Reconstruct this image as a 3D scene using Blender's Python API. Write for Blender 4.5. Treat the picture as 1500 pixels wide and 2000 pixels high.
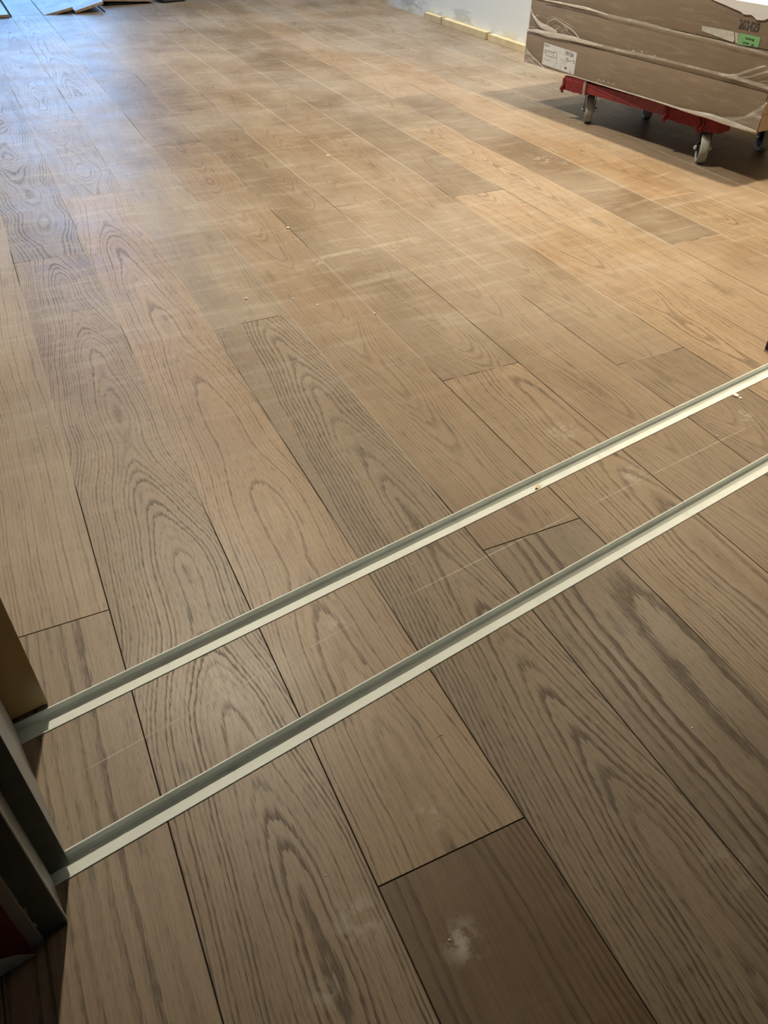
import bpy, bmesh, math, random
from mathutils import Vector, Matrix

# ------------------------------------------------------------------ clear
for o in list(bpy.data.objects):
    bpy.data.objects.remove(o, do_unlink=True)
scene = bpy.context.scene
COL = scene.collection

# ------------------------------------------------------------------ camera
# Room frame: Y runs along the floor boards, X across them, Z up.  Metres.
F_PX, CAM_H = 1525.5, 0.8676
C_R = Vector((0.90418952, -0.42706423, 0.00758053))
C_U = Vector((0.27295965, 0.59138472, 0.75878662))
C_F = Vector((0.32853363, 0.68401773, -0.65129517))
CAM = Vector((0, 0, CAM_H))
cam_d = bpy.data.cameras.new('camera')
cam_d.sensor_fit = 'VERTICAL'
cam_d.sensor_height = 36.0
cam_d.lens = F_PX / 2000 * 36.0
cam_d.clip_start = 0.02
cam = bpy.data.objects.new('camera', cam_d)
COL.objects.link(cam)
m = Matrix.Identity(4)
for i in range(3):
    m[i][0], m[i][1], m[i][2], m[i][3] = C_R[i], C_U[i], -C_F[i], CAM[i]
cam.matrix_world = m
scene.camera = cam

# ------------------------------------------------------------------ colour management, world
vs = scene.view_settings
vs.view_transform = 'Standard'
vs.look = 'None'
vs.gamma = 1.0
vs.use_curve_mapping = False
vs.exposure = 0.0
scene.cycles.max_bounces = 4
scene.cycles.diffuse_bounces = 2
scene.cycles.glossy_bounces = 2
scene.cycles.transparent_max_bounces = 6

world = bpy.data.worlds.new('sky')
scene.world = world
world.use_nodes = True
wb = world.node_tree.nodes['Background']
wb.inputs['Color'].default_value = (0.25, 0.53, 1.0, 1)
wb.inputs['Strength'].default_value = 8.0

# lamps: (x, y, watts, cone in degrees, blend, colour)
CEIL = 3.10
LAMPS = [
    (0.44, 3.00, 400, 112, 0.7, (1.0, 0.90, 0.70)),
    (2.45, 1.85, 470, 87, 0.9, (1.0, 0.86, 0.63)),
    (0.30, 4.90, 55, 100, 0.8, (1.0, 0.92, 0.80)),
    (2.40, 5.05, 330, 80, 0.7, (1.0, 0.98, 0.92)),  # unseen lamp added to brighten the right wall
]


# ------------------------------------------------------------------ helpers
def ray(x, y):
    return C_R * ((x - 750) / F_PX) - C_U * ((y - 1000) / F_PX) + C_F


def at(x, y, z=0.0):
    d = ray(x, y)
    return CAM + d * ((z - CAM_H) / d.z)


def link(o, parent=None):
    COL.objects.link(o)
    if parent is not None:
        o.parent = parent
    return o


def setp(o, label=None, cat=None, group=None, kind=None):
    if label: o['label'] = label
    if cat: o['category'] = cat
    if group: o['group'] = group
    if kind: o['kind'] = kind
    return o


def empty(name, loc=(0, 0, 0), rz=0.0, **k):
    o = bpy.data.objects.new(name, None)
    o.location = loc
    o.rotation_euler = (0, 0, rz)
    o.empty_display_size = 0.05
    link(o)
    return setp(o, **k)


def mesh_obj(name, verts, faces, mats, parent=None, fm=None, smooth=False, loc=None, rz=0.0, **k):
    me = bpy.data.meshes.new(name)
    me.from_pydata([tuple(v) for v in verts], [], faces)
    if not isinstance(mats, (list, tuple)):
        mats = [mats]
    for mt in mats:
        me.materials.append(mt)
    if fm:
        for p, i in zip(me.polygons, fm):
            p.material_index = i
    me.update()
    bm = bmesh.new()
    bm.from_mesh(me)
    bmesh.ops.recalc_face_normals(bm, faces=bm.faces)
    bm.to_mesh(me)
    bm.free()
    if smooth:
        for p in me.polygons:
            p.use_smooth = True
    o = bpy.data.objects.new(name, me)
    if loc is not None:
        o.location = loc
    o.rotation_euler = (0, 0, rz)
    link(o, parent)
    return setp(o, **k)


class MB:
    """collects shapes, builds one mesh object"""
    def __init__(self):
        self.bm = bmesh.new()

    def box(self, x0, x1, y0, y1, z0, z1, bevel=0.0, rot=None, at_=None):
        r = bmesh.ops.create_cube(self.bm, size=1.0)
        vs_ = r['verts']
        for v in vs_:
            v.co = Vector(((x0 + x1) / 2 + v.co.x * (x1 - x0), (y0 + y1) / 2 + v.co.y * (y1 - y0), (z0 + z1) / 2 + v.co.z * (z1 - z0)))
        if bevel > 0:
            es = list({e for v in vs_ for e in v.link_edges})
            b = bmesh.ops.bevel(self.bm, geom=es, offset=bevel, segments=2, profile=0.6, affect='EDGES')
            vs_ = list({v for f in b['faces'] for v in f.verts} | {v for v in vs_ if v.is_valid})
        if rot is not None:
            bmesh.ops.rotate(self.bm, verts=vs_, cent=Vector(at_ or (0, 0, 0)), matrix=rot)
        return vs_

    def prism(self, pts, z0, z1):
        n = len(pts)
        lo = [self.bm.verts.new((p[0], p[1], z0)) for p in pts]
        hi = [self.bm.verts.new((p[0], p[1], z1)) for p in pts]
        self.bm.faces.new(lo[::-1])
        self.bm.faces.new(hi)
        for i in range(n):
            j = (i + 1) % n
            self.bm.faces.new((lo[i], lo[j], hi[j], hi[i]))

    def extrude(self, prof, a, b, up=Vector((0, 0, 1)), side=None):
        """profile of (side, up) points swept straight from a to b"""
        a, b = Vector(a), Vector(b)
        d = (b - a).normalized()
        s = side or d.cross(up)
        A = [self.bm.verts.new(a + s * p[0] + up * p[1]) for p in prof]
        B = [self.bm.verts.new(b + s * p[0] + up * p[1]) for p in prof]
        n = len(prof)
        for i in range(n):
            j = (i + 1) % n
            self.bm.faces.new((A[i], A[j], B[j], B[i]))
        self.bm.faces.new(A[::-1])
        self.bm.faces.new(B)

    def lathe(self, prof, origin, axis, seg=24, closed=True):
        """profile of (radius, along axis)"""
        axis = Vector(axis).normalized()
        u = axis.orthogonal().normalized()
        w = axis.cross(u)
        o = Vector(origin)
        rings = []
        for r, h in prof:
            if r < 1e-6:
                rings.append([self.bm.verts.new(o + axis * h)])
            else:
                rings.append([self.bm.verts.new(o + axis * h + (u * math.cos(2 * math.pi * i / seg) + w * math.sin(2 * math.pi * i / seg)) * r) for i in range(seg)])
        for A, B in zip(rings, rings[1:]):
            for i in range(seg):
                j = (i + 1) % seg
                if len(A) == 1 and len(B) == 1: continue
                if len(A) == 1: self.bm.faces.new((A[0], B[j], B[i]))
                elif len(B) == 1: self.bm.faces.new((A[i], A[j], B[0]))
                else: self.bm.faces.new((A[i], A[j], B[j], B[i]))

    def tube(self, pts, rad, seg=6, flat=None):
        """tube through pts; rad a number or list; flat=(normal, squash)"""
        pts = [Vector(p) for p in pts]
        n = len(pts)
        rads = rad if isinstance(rad, (list, tuple)) else [rad] * n
        rings = []
        for i, p in enumerate(pts):
            d = (pts[min(i + 1, n - 1)] - pts[max(i - 1, 0)]).normalized()
            if flat:
                nn = Vector(flat[0]).normalized()
                a = d.cross(nn).normalized()
                b = nn
                sq = flat[1]
            else:
                a = d.orthogonal().normalized()
                if rings and False: pass
                b = d.cross(a)
                sq = 1.0
            rings.append([self.bm.verts.new(p + a * (rads[i] * math.cos(2 * math.pi * k / seg)) + b * (rads[i] * sq * math.sin(2 * math.pi * k / seg))) for k in range(seg)])
        for A, B in zip(rings, rings[1:]):
            for k in range(seg):
                j = (k + 1) % seg
                self.bm.faces.new((A[k], A[j], B[j], B[k]))
        self.bm.faces.new(rings[0][::-1])
        self.bm.faces.new(rings[-1])

    def build(self, name, mat, parent=None, smooth=False, loc=None, rz=0.0, **k):
        bmesh.ops.recalc_face_normals(self.bm, faces=self.bm.faces)
        me = bpy.data.meshes.new(name)
        self.bm.to_mesh(me)
        self.bm.free()
        me.materials.append(mat)
        if smooth:
            for p in me.polygons: p.use_smooth = True
            me.set_sharp_from_angle(angle=math.radians(40))
        o = bpy.data.objects.new(name, me)
        if loc is not None: o.location = loc
        o.rotation_euler = (0, 0, rz)
        link(o, parent)
        return setp(o, **k)


# ------------------------------------------------------------------ node helper
class NT:
    def __init__(self, name):
        self.mat = bpy.data.materials.new(name)
        self.mat.use_nodes = True
        self.t = self.mat.node_tree
        self.bsdf = self.t.nodes['Principled BSDF']
        self.out = self.t.nodes['Material Output']

    def new(self, typ, **k):
        n = self.t.nodes.new(typ)
        for a, b in k.items(): setattr(n, a, b)
        return n

    def put(self, sock, v):
        if isinstance(v, bpy.types.NodeSocket): self.t.links.new(v, sock)
        elif v is not None:
            if hasattr(sock.default_value, '__len__') and not hasattr(v, '__len__'): v = (v,) * len(sock.default_value)
            if hasattr(v, '__len__') and len(v) == 3 and len(sock.default_value) == 4: v = (*v, 1)
            sock.default_value = v

    def m(self, op, a, b=None, c=None, clamp=False):
        n = self.new('ShaderNodeMath', operation=op, use_clamp=clamp)
        for i, v in enumerate((a, b, c)):
            if v is not None: self.put(n.inputs[i], v)
        return n.outputs[0]

    def vec(self, x, y, z=0.0):
        n = self.new('ShaderNodeCombineXYZ')
        for i, v in enumerate((x, y, z)): self.put(n.inputs[i], v)
        return n.outputs[0]

    def vm(self, op, a, b=None):
        n = self.new('ShaderNodeVectorMath', operation=op)
        self.put(n.inputs[0], a)
        if b is not None: self.put(n.inputs[1], b)
        return n.outputs[0]

    def sep(self, v):
        n = self.new('ShaderNodeSeparateXYZ')
        self.put(n.inputs[0], v)
        return n.outputs

    def noise(self, v, scale=1.0, detail=2.0, rough=0.5):
        n = self.new('ShaderNodeTexNoise')
        self.put(n.inputs['Vector'], v)
        n.inputs['Scale'].default_value = scale
        n.inputs['Detail'].default_value = detail
        n.inputs['Roughness'].default_value = rough
        return n.outputs[0]

    def n2(self, x, y, off=None, detail=1.0, rough=0.5):
        n = self.new('ShaderNodeTexNoise', noise_dimensions='2D')
        self.put(n.inputs['Vector'], self.vec(x if off is None else self.m('ADD', x, off), y))
        n.inputs['Scale'].default_value = 1.0
        n.inputs['Detail'].default_value = detail
        n.inputs['Roughness'].default_value = rough
        return n.outputs[0]

    def rnd(self, v):
        n = self.new('ShaderNodeTexWhiteNoise', noise_dimensions='1D')
        self.put(n.inputs['W'], v)
        return n.outputs['Value']

    def ss(self, v, a, b, lo=0.0, hi=1.0):
        n = self.new('ShaderNodeMapRange', interpolation_type='SMOOTHSTEP')
        self.put(n.inputs['Value'], v)
        self.put(n.inputs['From Min'], a); self.put(n.inputs['From Max'], b)
        self.put(n.inputs['To Min'], lo); self.put(n.inputs['To Max'], hi)
        return n.outputs['Result']

    def mix(self, f, a, b, mode='MIX'):
        n = self.new('ShaderNodeMix', data_type='RGBA', blend_type=mode)
        self.put(n.inputs[0], f)
        self.put(n.inputs[6], a)
        self.put(n.inputs[7], b)
        return n.outputs[2]

    def attr(self, name):
        n = self.new('ShaderNodeAttribute', attribute_type='OBJECT', attribute_name=name)
        return n.outputs['Fac']

    def pos(self):
        return self.new('ShaderNodeNewGeometry').outputs['Position']

    def obj(self):
        return self.new('ShaderNodeTexCoord').outputs['Object']

    def bump(self, h, strength=0.2, dist=0.001):
        n = self.new('ShaderNodeBump')
        n.inputs['Strength'].default_value = strength
        n.inputs['Distance'].default_value = dist
        self.put(n.inputs['Height'], h)
        self.t.links.new(n.outputs[0], self.bsdf.inputs['Normal'])

    def set(self, **k):
        names = dict(color='Base Color', rough='Roughness', metal='Metallic', spec='Specular IOR Level', alpha='Alpha', emit='Emission Color', emits='Emission Strength', trans='Transmission Weight', sheen='Sheen Weight')
        for a, b in k.items(): self.put(self.bsdf.inputs[names[a]], b)
        return self.mat


def simple(name, col, rough=0.5, metal=0.0, var=0.12, scale=30.0, spec=0.5, bump=0.0, dirt=None):
    n = NT(name)
    v = n.noise(n.obj(), scale, 4.0)
    f = n.ss(v, 0.25, 0.75)
    c = n.mix(f, tuple(x * (1 - var) for x in col), tuple(min(1, x * (1 + var)) for x in col))
    if dirt:
        d = n.ss(n.noise(n.obj(), dirt[1], 5.0, 0.65), dirt[2], dirt[2] + 0.12)
        c = n.mix(n.m('MULTIPLY', d, dirt[3]), c, dirt[0])
    n.set(color=c, rough=n.ss(v, 0.2, 0.8, max(0.02, rough - 0.06), min(1, rough + 0.06)), metal=metal, spec=spec)
    if bump: n.bump(n.noise(n.obj(), scale * 4, 4.0), bump, 0.001)
    return n.mat


# ------------------------------------------------------------------ materials
TH = math.radians(9.95)
TV = Vector((math.cos(TH), math.sin(TH), 0))       # along the tracks
NV = Vector((-math.sin(TH), math.cos(TH), 0))      # across the tracks, away from the door side


def ts(t, s, z=0.0):
    return TV * t + NV * s + Vector((0, 0, z))


def dust_mask(n, P):
    """dust and chalk lying on the boards: wheel streaks, chalk line, smears"""
    x, y, z = n.sep(P)
    big = n.n2(n.m('MULTIPLY', x, 2.2), n.m('MULTIPLY', y, 2.2), None, 3.0, 0.6)
    fine = n.n2(n.m('MULTIPLY', x, 38.0), n.m('MULTIPLY', y, 38.0), None, 3.0, 0.7)
    brk = n.n2(n.m('MULTIPLY', x, 6.0), n.m('MULTIPLY', y, 6.0), None, 2.0, 0.6)

    def streak(p0, p1, w, amp, ns=7.0, lo=0.35, hi=0.65):
        d = Vector((p1[0] - p0[0], p1[1] - p0[1], 0))
        L = d.length
        d.normalize()
        q = n.vm('SUBTRACT', P, (p0[0], p0[1], 0))
        qx, qy, _ = n.sep(q)
        along = n.m('ADD', n.m('MULTIPLY', qx, d.x), n.m('MULTIPLY', qy, d.y))
        acr = n.m('ABSOLUTE', n.m('SUBTRACT', n.m('MULTIPLY', qy, d.x), n.m('MULTIPLY', qx, d.y)))
        k = n.ss(acr, w * 0.35, w, 1.0, 0.0)
        k = n.m('MULTIPLY', k, n.ss(along, 0.0, 0.12))
        k = n.m('MULTIPLY', k, n.ss(along, L - 0.15, L, 1.0, 0.0))
        return n.m('MULTIPLY', k, amp)
    s = streak((0.42, 1.935), (1.40, 1.99), 0.016, 0.46)
    for a, b, w, am in (((1.30, 1.975), (2.20, 2.15), 0.014, 0.32), ((0.66, 1.745), (1.30, 1.82), 0.018, 0.28), ((1.25, 1.815), (2.10, 2.00), 0.014, 0.26),
                        ((0.30, 2.36), (0.95, 2.47), 0.016, 0.22), ((0.20, 2.10), (1.0, 2.22), 0.012, 0.16), ((0.0, 1.50), (0.75, 1.62), 0.016, 0.16),
                        ((-0.10, 1.78), (0.5, 1.90), 0.012, 0.16), ((0.9, 2.5), (2.1, 2.8), 0.02, 0.16), ((0.55, 2.40), (0.25, 1.80), 0.012, 0.14)):
        s = n.m('MAXIMUM', s, streak(a, b, w, am))
    c0, c1 = ts(-0.03, 0.6326), ts(1.40, 0.6220)
    cm = ts(0.45, 0.6440)
    s = n.m('MAXIMUM', s, streak((c0.x, c0.y), (cm.x, cm.y), 0.0017, 0.85, 5.0, 0.30, 0.5))
    s = n.m('MAXIMUM', s, streak((cm.x, cm.y), (c1.x, c1.y), 0.0015, 0.65, 5.0, 0.30, 0.5))
    s = n.m('MULTIPLY', s, n.m('MULTIPLY', n.ss(fine, 0.30, 0.62, 0.45, 1.0), n.ss(brk, 0.34, 0.56, 0.3, 1.0)))

    def spot(p, r, amp):
        d = n.vm('SUBTRACT', P, (p[0], p[1], 0))
        l = n.new('ShaderNodeVectorMath', operation='LENGTH')
        n.put(l.inputs[0], d)
        k = n.ss(l.outputs['Value'], 0.0, r, 1.0, 0.0)
        return n.m('MULTIPLY', n.m('MULTIPLY', k, n.ss(fine, 0.40, 0.66)), amp)
    for p, r, am in ((at(905, 1840), 0.035, 0.7), (at(660, 1222), 0.022, 0.75), (at(838, 1590), 0.03, 0.5), (at(700, 1800), 0.05, 0.4), (at(1425, 1690), 0.05, 0.3),
                     (at(1100, 840), 0.06, 0.4), (at(1235, 925), 0.05, 0.45), (at(770, 485), 0.06, 0.5), (at(620, 510), 0.06, 0.5), (at(1060, 310), 0.12, 0.35), (at(640, 1940), 0.03, 0.35), (at(1455, 812), 0.03, 0.6)):
        s = n.m('MAXIMUM', s, spot(p, r, am))
    # thin haze of dust over the walked-on part of the room, in cloudy patches
    far = n.ss(y, 0.75, 1.9, 0.15, 1.0)
    haze = n.m('MULTIPLY', n.m('MULTIPLY', n.ss(big, 0.30, 0.70), far), 0.22)
    brush = n.n2(n.m('MULTIPLY', x, 5.0), n.m('MULTIPLY', y, 30.0), None, 3.0, 0.7)
    haze = n.m('ADD', haze, n.m('MULTIPLY', n.m('MULTIPLY', n.ss(brush, 0.48, 0.72), far), 0.16))
    return n.m('MAXIMUM', s, haze)


def wood_floor():
    n = NT('oak_board')
    P = n.pos()
    oi = n.new('ShaderNodeObjectInfo')
    L = n.vm('SUBTRACT', P, oi.outputs['Location'])
    lx, ly, _ = n.sep(L)
    seed = n.attr('g_seed')
    cx, d, k, sp, ev, tone, warm, wob, con = [n.attr('g_' + a) for a in ('cx', 'd', 'k', 'sp', 'ev', 'tone', 'warm', 'wob', 'con')]
    s7 = n.m('MULTIPLY', seed, 7.31)
    s9 = n.m('ADD', s7, 103.7)
    s5 = n.m('ADD', s7, 251.3)
    n_low = n.m('SUBTRACT', n.n2(n.m('MULTIPLY', lx, 1.5), n.m('MULTIPLY', ly, 1.3), s7), 0.5)
    xs = n.m('ADD', n.m('SUBTRACT', lx, cx), n.m('MULTIPLY', n_low, wob))
    r = n.m('SQRT', n.m('ADD', n.m('MULTIPLY', xs, xs), n.m('MULTIPLY', d, d)))
    n_ev = n.m('SUBTRACT', n.n2(n.m('MULTIPLY', lx, 2.0), n.m('MULTIPLY', ly, 2.6), s9), 0.5)
    n_mid = n.m('SUBTRACT', n.n2(n.m('MULTIPLY', lx, 20.0), n.m('MULTIPLY', ly, 6.0), s5, 3.0, 0.55), 0.5)
    n_fib = n.m('SUBTRACT', n.n2(n.m('MULTIPLY', lx, 260.0), n.m('MULTIPLY', ly, 18.0), s7, 1.0), 0.5)
    v = n.m('ADD', n.m('ADD', r, n.m('MULTIPLY', k, ly)), n.m('ADD', n.m('MULTIPLY', n_ev, ev), n.m('MULTIPLY', n_mid, 0.0055)))
    ph = n.m('ADD', n.m('DIVIDE', v, n.m('MULTIPLY', sp, 1.3)), n.m('MULTIPLY', n_fib, 0.45))
    fr = n.m('FRACT', ph)
    idn = n.m('FLOOR', ph)
    up = n.ss(fr, 0.0, 0.10)
    dn = n.ss(fr, 0.14, 0.62, 1.0, 0.0)
    ring = n.m('MULTIPLY', up, dn)
    amp = n.ss(n.rnd(n.m('ADD', idn, s7)), 0.0, 1.0, 0.14, 1.05)
    # pores: short dark dashes along the board
    po = n.n2(n.m('MULTIPLY', lx, 820.0), n.m('MULTIPLY', ly, 55.0), s9, 1.0)
    pore = n.ss(po, 0.36, 0.62)
    line = n.m('MULTIPLY', n.m('MULTIPLY', ring, amp), n.m('MULTIPLY_ADD', pore, 0.45, 0.62))
    fleck = n.m('MULTIPLY', n.ss(po, 0.56, 0.72), 0.34)
    st = n.n2(n.m('MULTIPLY', lx, 300.0), n.m('MULTIPLY', ly, 9.0), s5, 1.0)
    blot = n.n2(n.m('MULTIPLY', lx, 9.0), n.m('MULTIPLY', ly, 2.2), s7, 2.0)
    mark = n.n2(n.m('MULTIPLY', lx, 34.0), n.m('MULTIPLY', ly, 9.0), s9, 3.0)
    mk = n.m('MULTIPLY', n.ss(mark, 0.64, 0.74), n.ss(ring, 0.0, 0.6, 0.25, 1.0))
    base = n.mix(warm, (0.305, 0.236, 0.158), (0.335, 0.205, 0.105))
    base = n.mix(n.ss(blot, 0.3, 0.7), n.mix(1.0, base, (0.86, 0.85, 0.83), 'MULTIPLY'), base)
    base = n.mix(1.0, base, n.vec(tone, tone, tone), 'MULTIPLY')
    dk = n.m('MULTIPLY', n.m('ADD', n.m('MULTIPLY', line, 1.0), fleck, clamp=True), con)
    dk = n.m('ADD', dk, n.m('MULTIPLY', n.ss(st, 0.42, 0.68), 0.16))
    col = n.mix(n.m('MINIMUM', dk, 0.9), base, n.mix(1.0, base, (0.26, 0.205, 0.135), 'MULTIPLY'))
    col = n.mix(n.m('MULTIPLY', mk, 0.55), col, (0.085, 0.068, 0.050))
    dust = dust_mask(n, P)
    col = n.mix(dust, col, (0.56, 0.50, 0.42))
    px_, py_, pz_ = n.sep(P)
    sm = n.n2(n.m('MULTIPLY', px_, 5.0), n.m('MULTIPLY', py_, 5.0), None, 2.0)
    rough = n.m('ADD', n.ss(sm, 0.25, 0.75, 0.40, 0.46), n.m('MULTIPLY', dust, 0.12))
    rough = n.m('ADD', rough, n.m('MULTIPLY', dk, 0.12))
    n.set(color=col, rough=rough, spec=0.42)
    n.bump(po, 0.12, 0.0004)
    return n.mat


def seam_mat():
    n = NT('board_edge')
    P = n.pos()
    x, y, z = n.sep(P)
    g = n.n2(n.m('MULTIPLY', x, 7.0), n.m('MULTIPLY', y, 1.6), None, 3.0, 0.6)
    reg = n.ss(y, 0.75, 1.5, -0.20, 0.11)
    f = n.ss(n.m('ADD', g, reg), 0.47, 0.62)
    deep = n.ss(z, -0.0022, -0.0008)
    col = n.mix(n.m('MULTIPLY', f, deep), (0.075, 0.050, 0.032), (0.66, 0.58, 0.48))
    n.set(color=col, rough=0.7, spec=0.3)
    return n.mat


M = {}
M['board'] = wood_floor()
M['edge'] = seam_mat()
M['core'] = simple('board_core', (0.40, 0.29, 0.18), 0.7, var=0.25, scale=60)
M['screed'] = simple('screed', (0.16, 0.155, 0.15), 0.85, var=0.2, scale=12, bump=0.2)
M['plaster'] = simple('ceiling_paint', (0.36, 0.355, 0.34), 0.8, var=0.03, scale=6)


def wall_mat():
    n = NT('wall_paint')
    P = n.pos()
    x, y, z = n.sep(P)
    mud = n.noise(n.vec(x, n.m('MULTIPLY', y, 1.4), n.m('MULTIPLY', z, 6.0)), 2.0, 4.0, 0.6)
    low = n.ss(z, 0.03, 0.17, 1.0, 0.0)
    f = n.m('MULTIPLY', n.ss(mud, 0.56, 0.66), low)
    col = n.mix(n.m('MULTIPLY', f, 0.6), (0.84, 0.86, 0.83), (0.36, 0.38, 0.39))
    reflected_tint = n.m('MULTIPLY', n.ss(n.noise(P, 9.0, 3.0), 0.45, 0.62), n.ss(z, 0.02, 0.09, 0.8, 0.0))  # cream reflected light at the wall foot, painted into its colour
    col = n.mix(reflected_tint, col, (0.70, 0.64, 0.42))
    n.set(color=col, rough=0.75, spec=0.3)
    n.bump(n.noise(P, 60.0, 3.0), 0.1, 0.001)
    return n.mat


M['wall'] = wall_mat()
M['alu'] = simple('track_aluminium', (0.80, 0.825, 0.765), 0.5, metal=0.0, var=0.06, scale=14, spec=0.5, dirt=((0.30, 0.29, 0.25), 16.0, 0.60, 0.45))
M['galv'] = simple('galvanised_steel', (0.34, 0.345, 0.33), 0.42, metal=0.35, var=0.25, scale=9, dirt=((0.55, 0.55, 0.52), 22.0, 0.64, 0.5))
M['darksteel'] = simple('dark_green_steel', (0.060, 0.070, 0.062), 0.5, var=0.3, scale=26, dirt=((0.17, 0.18, 0.165), 40.0, 0.62, 0.6))  # flange faces coloured darker than the reveals
M['redboard'] = simple('red_fire_board', (0.17, 0.014, 0.012), 0.6, var=0.2, scale=40, dirt=((0.42, 0.18, 0.17), 60.0, 0.70, 0.5))
M['filler'] = simple('white_filler', (0.62, 0.59, 0.50), 0.8, var=0.12, scale=60, bump=0.3)
M['pine'] = simple('pine_batten', (0.70, 0.56, 0.32), 0.65, var=0.14, scale=14, dirt=((0.40, 0.26, 0.12), 30.0, 0.70, 0.6))
M['brownpanel'] = simple('brown_door_panel', (0.46, 0.31, 0.115), 0.30, var=0.12, scale=10)
M['card'] = simple('cardboard', (0.250, 0.190, 0.136), 0.75, var=0.06, scale=7, spec=0.25, bump=0.05)
M['cardend'] = simple('cardboard_lit_end', (0.42, 0.31, 0.19), 0.75, var=0.08, scale=7, spec=0.25)  # carton ends catch more light; that brightness is put into the colour
M['paper'] = simple('white_paper', (0.80, 0.80, 0.80), 0.6, var=0.02, scale=20)
M['label'] = simple('label_paper', (0.66, 0.68, 0.69), 0.45, var=0.03, scale=60)
M['ink'] = simple('black_ink', (0.030, 0.026, 0.022), 0.6, var=0.2, scale=200)
M['inkgrey'] = simple('grey_ink', (0.26, 0.26, 0.27), 0.6, var=0.2, scale=200)
M['green'] = simple('green_sticker', (0.20, 0.46, 0.19), 0.45, var=0.08, scale=60)
M['greenink'] = simple('dark_green_ink', (0.03, 0.10, 0.02), 0.6, var=0.1, scale=100)
M['pouch'] = simple('pale_tape', (0.55, 0.53, 0.50), 0.35, var=0.14, scale=60)
M['red'] = simple('red_painted_wood', (0.20, 0.018, 0.024), 0.5, var=0.22, scale=40, bump=0.2, dirt=((0.20, 0.02, 0.02), 35.0, 0.58, 0.6))
M['redrag'] = simple('red_carpet_wrap', (0.19, 0.018, 0.022), 0.9, var=0.4, scale=140, bump=0.8)
M['strap'] = simple('grey_strap', (0.30, 0.21, 0.17), 0.7, var=0.3, scale=80)
M['tread'] = simple('grey_rubber_tread', (0.36, 0.38, 0.35), 0.55, var=0.15, scale=30, dirt=((0.10, 0.10, 0.10), 30.0, 0.60, 0.7))
M['hub'] = simple('black_wheel_core', (0.012, 0.012, 0.012), 0.5, var=0.2, scale=60)
M['fork'] = simple('zinc_fork', (0.05, 0.05, 0.048), 0.4, metal=0.4, var=0.3, scale=40)
M['bolt'] = simple('bright_bolt', (0.80, 0.80, 0.78), 0.3, metal=0.7, var=0.05, scale=40)
M['blackplastic'] = simple('black_plastic', (0.015, 0.015, 0.017), 0.45, var=0.2, scale=30)
M['darkboard'] = simple('dark_board_underside', (0.16, 0.085, 0.055), 0.6, var=0.25, scale=20)
M['greybag'] = simple('dark_grey_canvas', (0.06, 0.062, 0.066), 0.9, var=0.3, scale=60)
M['frame'] = simple('white_window_frame', (0.70, 0.70, 0.70), 0.4, var=0.03, scale=20)
M['crumb'] = simple('plaster_crumb', (0.80, 0.77, 0.70), 0.8, var=0.08, scale=300)
M['chip'] = simple('pale_wood_chip', (0.72, 0.56, 0.34), 0.7, var=0.15, scale=200)
M['trimring'] = simple('lamp_trim', (0.75, 0.75, 0.74), 0.4, var=0.02, scale=20)


def glass_mat():
    n = NT('window_glass')
    tr = n.new('ShaderNodeBsdfTransparent')
    gl = n.new('ShaderNodeBsdfGlossy')
    gl.inputs['Roughness'].default_value = 0.02
    fz = n.new('ShaderNodeFresnel')
    mx = n.new('ShaderNodeMixShader')
    n.t.links.new(fz.outputs[0], mx.inputs[0])
    n.t.links.new(tr.outputs[0], mx.inputs[1])
    n.t.links.new(gl.outputs[0], mx.inputs[2])
    n.t.links.new(mx.outputs[0], n.out.inputs[0])
    return n.mat


def film_mat(name, dens, streaky, tint=(0.86, 0.82, 0.76)):
    n = NT(name)
    P = n.obj()
    x, y, z = n.sep(P)
    g = n.noise(n.vec(n.m('MULTIPLY', x, 9.0), n.m('MULTIPLY', y, 9.0), n.m('MULTIPLY', z, 60.0)), 1.0, 4.0, 0.65)
    f = n.ss(g, 0.45, 0.75, max(0.0, dens - streaky), min(1.0, dens + streaky))
    tr = n.new('ShaderNodeBsdfTransparent')
    n.set(color=tint, rough=0.22, spec=0.6)
    mx = n.new('ShaderNodeMixShader')
    n.put(mx.inputs[0], f)
    n.t.links.new(tr.outputs[0], mx.inputs[1])
    n.t.links.new(n.bsdf.outputs[0], mx.inputs[2])
    n.t.links.new(mx.outputs[0], n.out.inputs[0])
    n.bump(g, 0.5, 0.003)
    return n.mat


def lamp_mat(col):
    n = NT('lamp_diffuser')
    n.set(color=(0.9, 0.9, 0.9), emit=col, emits=6.0)
    return n.mat


M['glass'] = glass_mat()
M['film'] = film_mat('stretch_film', 0.055, 0.05)
M['fold'] = film_mat('stretch_film_fold', 0.72, 0.25)
M['drape'] = film_mat('stretch_film_drape', 0.40, 0.25)

# ------------------------------------------------------------------ room shell
XL, XR, YN, YF = -1.55, 2.80, -2.4, 8.5
W = 0.19
X0 = -0.21739
FAR_T, NEAR_T = (0.7140, 0.7505), (0.5135, 0.5475)      # track slots, across-track coordinate


def line_at_x(X, s):           # point on across-track coordinate s with room X
    # s = -sinTH*X + cosTH*Y
    return (X, (s + math.sin(TH) * X) / math.cos(TH))


b = MB()
b.box(XL, XR, YN, YF, -0.10, -0.0152)
floor = b.build('floor', M['screed'], kind='structure', label='brown oak plank floor laid through the doorway')

b = MB(); b.box(XL - .1, XR + .1, YN - .1, YF + .1, CEIL, CEIL + 0.1)
b.build('ceiling', M['plaster'], kind='structure')
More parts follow.
